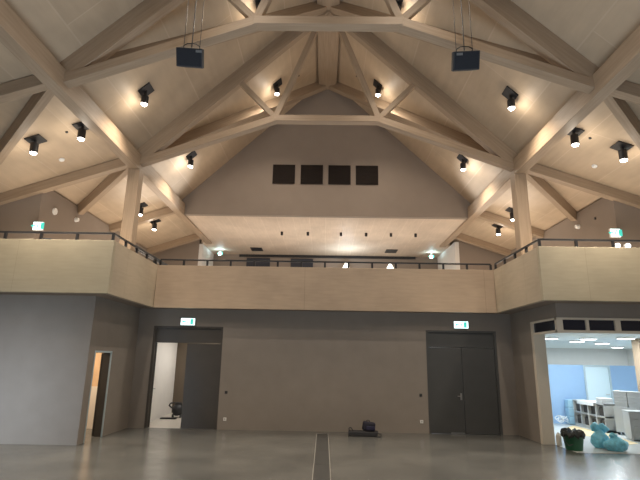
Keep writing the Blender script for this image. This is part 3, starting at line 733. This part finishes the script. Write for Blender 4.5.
# green bin with black liner
t = thing('waste_bin', 'round green bin with crumpled black liner at the right opening', 'bin', (6.07, 12.40, 0.006))
b = BM(); lathe(b, [(.185, .0), (.19, .01), (.235, .34), (.245, .345), (.245, .365), (.225, .365), (.185, .03), (0.01, .03)], 32, Matrix.Translation((6.07, 12.40, .006)))
obj('bucket', b, mat('green_plastic', (.015, .12, .055), .4), t, smooth=True)
b = BM(); lathe(b, [(.22, .33), (.262, .30), (.27, .35), (.24, .42), (.17, .44), (.06, .41)], 40)
for v in b.verts:
    a = math.atan2(v.co.y, v.co.x); v.co.z += .03*math.sin(9*a)+.02*math.sin(17*a+1); v.co.x *= 1+.05*math.sin(13*a); v.co.y *= 1+.05*math.cos(11*a)
bmesh.ops.translate(b, verts=b.verts[:], vec=(6.07, 12.40, .01)); obj('bin_liner', b, mat('black_liner', (.010, .014, .013), .5), t)
b = BM(); tube(b, [(5.84, 12.38, .33), (5.80, 12.30, .22), (5.86, 12.22, .12), (5.95, 12.18, .16)], .01); obj('handle', b, BLACK, t)

# two blue rubbish bags
BAG = mat('light_blue_film', (.20, .60, .78), .28, noise=.18, nscale=14, bump=.9)
def rubbish_bag(c, r, seed, lab, ears):
    t = thing('rubbish_bag', lab, 'rubbish bag', (c[0], c[1], .006))
    b = BM(); lump(b, (c[0], c[1], r[2]*.82), r, seed, 4, .10, .008)
    for v in b.verts:
        k = (v.co.z - r[2]*1.25)/(r[2]*.6)
        if k > 0: v.co.x += (c[0]-v.co.x)*min(.75, k*.8); v.co.y += (c[1]-v.co.y)*min(.75, k*.8); v.co.z += .06*k
        a = math.atan2(v.co.y-c[1], v.co.x-c[0]); v.co += Vector((math.cos(a), math.sin(a), 0))*.012*math.sin(a*15+v.co.z*20)
    obj('bag_body', b, BAG, t, smooth=True)
    z = r[2]*1.82
    for ex, ez in ears:
        b = BM(); lump(b, (c[0]+ex*.5, c[1], z+ez*.5), (abs(ex)*.6+.03, .05, abs(ez)*.7+.03), seed+7, 3, .22); obj('tied_corner', b, BAG, t, smooth=True)
rubbish_bag((6.90, 12.74), (.20, .17, .23), 11, 'light blue rubbish bag with tied ears, behind the other blue bag', ((-.16, .12), (.18, .10)))
rubbish_bag((7.07, 12.37), (.27, .19, .17), 23, 'light blue rubbish bag lying in front, right of the green bin', ((-.10, .06),))

# white canister by the jamb
t = thing('canister', 'small white canister on the floor at the foot of the cream jamb', 'canister', (5.99, 12.98, 0.006))
b = BM(); lathe(b, [(.06, .0), (.065, .01), (.065, .24), (.05, .27), (.03, .275)], 20, Matrix.Translation((5.99, 12.98, .006))); obj('body', b, mat('cream_plastic', (.62, .60, .54), .4), t, smooth=False)
b = BM(); lathe(b, [(.032, .276), (.032, .31), (.03, .315)], 16, Matrix.Translation((5.99, 12.98, .006))); obj('cap', b, WHITE, t)

# open shelf unit of 4 x 2 compartments facing left
GREY = mat('pale_grey_board', (.46, .47, .47), .5); DKIN = mat('dark_interior', (.05, .045, .04), .7, noise=.3, nscale=9)
def shelf_unit(x, y0, y1, h, dpt, lab, cols):
    t = thing('shelf_unit', lab, 'shelf', (x, (y0+y1)/2, .01))
    n = cols; q = (y1-y0)/n
    b = BM(); box(b, x, x+dpt, y0, y1, .011, .09); box(b, x, x+dpt, y0, y1, h-.04, h); box(b, x, x+dpt, y0, y1, .43, .47); obj('shelf_board', b, GREY, t)
    for i in range(n+1):
        y = y0+i*q; b = BM(); box(b, x-.002, x+dpt-.01, y-.03 if i else y, y+.03 if i < n else y, .012, h-.002); obj('upright', b, GREY, t)
    b = BM(); box(b, x+dpt-.03, x+dpt-.02, y0+.01, y1-.01, .02, h-.01); obj('back_board', b, DKIN, t)
    return t
shelf_unit(8.56, 15.40, 17.25, .84, .42, 'open grey shelf unit with eight dark compartments in the side room', 4)
# bundles stored in the compartments
for i in range(4):
    for j in range(2):
        yy = 15.40 + (i+.5)*.4625; zz = .091 if j == 0 else .471
        b = BM(); bevel(box(b, 8.62, 8.92, yy-.17, yy+.17, zz, zz+.24), .015, 1)
        tag(obj('storage_bundle', b, DKIN), 'dark bundle in compartment %s, %s row of the grey shelf unit' % (['nearest the viewer', 'second from the viewer', 'third from the viewer', 'farthest from the viewer'][i], ['lower', 'upper'][j]), 'bundle', 'dark bundles in the shelf unit')
b = BM(); box(b, 8.50, 8.98, 15.85, 16.85, .842, .852); box(b, 8.488, 8.50, 15.85, 16.85, .74, .852)
tag(obj('white_sheet', b, mat('white_sheet', (.85, .86, .86), .6)), 'white sheet spread over the top of the open shelf unit', 'sheet')
b = BM(); bevel(box(b, 8.56, 8.9, 15.45, 15.8, .841, 1.0), .02, 2)
tag(obj('grey_box', b, GREY), 'flat grey box at the near end of the shelf top beside the white sheet', 'box')
t = thing('bottle_crate', 'pale blue crate stack at the far end of the shelf unit', 'crate', (8.5, 17.38, .006))
for k in range(3):
    b = BM(); bevel(box(b, 8.40, 8.66, 17.28, 17.52, .008+k*.27, .27+k*.27), .015, 1); obj('crate', b, mat('pale_blue_plastic', (.32, .52, .66), .4), t)
# plain cabinet, standing slightly turned
t = thing('cabinet', 'plain light grey cabinet turned sideways next to the open shelves', 'cabinet', (8.95, 14.95, .006))
M = Matrix.Translation((8.72, 15.16, 0)) @ Matrix.Rotation(math.radians(-52), 4, 'Z') @ Matrix.Translation((.0, .0, 0))
b = BM(); box(b, 0, .78, 0, .34, .08, .80, M); obj('body', b, GREY, t)
b = BM(); box(b, .012, .768, -.018, 0, .09, .79, M); obj('door', b, mat('light_grey_laminate', (.50, .51, .51), .4), t)
for lx in (.03, .70):
    for ly in (.02, .28):
        b = BM(); box(b, lx, lx+.05, ly, ly+.04, .0065, .08, M); obj('leg', b, BLACK, t)
# stacked grey boxes on the cabinet
CART = mat('grey_carton', (.44, .45, .455), .7)
names = {(0, 0): 'lower left', (1, 0): 'lower right', (0, 1): 'middle left', (1, 1): 'middle right', (0, 2): 'upper left', (1, 2): 'upper right'}
for (i, k), nm in names.items():
    t = thing('storage_carton', 'light grey carton, %s in the stack of six on the cabinet' % nm, 'box', (0, 0, 0), 'grey cartons on the cabinet')
    M2 = M @ Matrix.Translation((.04+i*.37, .01, .802+k*.15))
    t.location = M2 @ Vector((.18, .2, 0))
    b = BM(); box(b, 0, .35, 0, .31, 0, .105, M2); obj('carton_body', b, CART, t)
    b = BM(); box(b, -.006, .356, -.006, .316, .105, .145, M2); obj('lid', b, GREY, t)
# drawer unit at the right edge
t = thing('drawer_unit', 'light grey drawer unit cut by the right edge of the picture', 'drawer unit', (9.0, 13.9, .006))
M = Matrix.Translation((8.42, 13.95, 0)) @ Matrix.Rotation(math.radians(-14), 4, 'Z')
b = BM(); box(b, 0, 1.0, .02, .5, .04, .74, M); box(b, -.01, 1.01, .0, .51, .74, .77, M); box(b, 0, .05, -.02, .02, .007, .74, M); box(b, .95, 1.0, -.02, .02, .007, .74, M); box(b, .05, .95, .1, .45, .007, .04, M)
obj('carcass', b, CREAM if False else GREY, t)
for k in range(4):
    b = BM(); box(b, .06, .94, -.01, .02, .06+k*.17, .06+k*.17+.15, M); dr = obj('drawer', b, GREY, t)
    b = BM(); box(b, .36, .64, -.03, -.01, .06+k*.17+.11, .06+k*.17+.125, M); obj('handle', b, BLACK, dr)
# timber column in the side room
b = BM(); beam(b, (9.95, 15.4, .006), (9.95, 15.4, 2.82), .34, .34, (0, 1, 0))
tag(obj('timber_column', b, BEAM), 'timber column standing in the side room behind the grey cartons', 'column')
# loose white cables at the blue wall
b = BM(); pts = []
for i in range(46):
    a = i*.62; pts.append((8.1 + .26*math.cos(a)*math.cos(i*.11), 17.2 + .12*math.sin(a*1.3), .04 + .15*abs(math.sin(a*.7)) + .006*i*.5))
tube(b, pts, .012, 6)
tag(obj('cable_coil', b, mat('white_cable', (.75, .78, .8), .4)), 'tangle of white cable on the floor against the blue wall', 'cable')
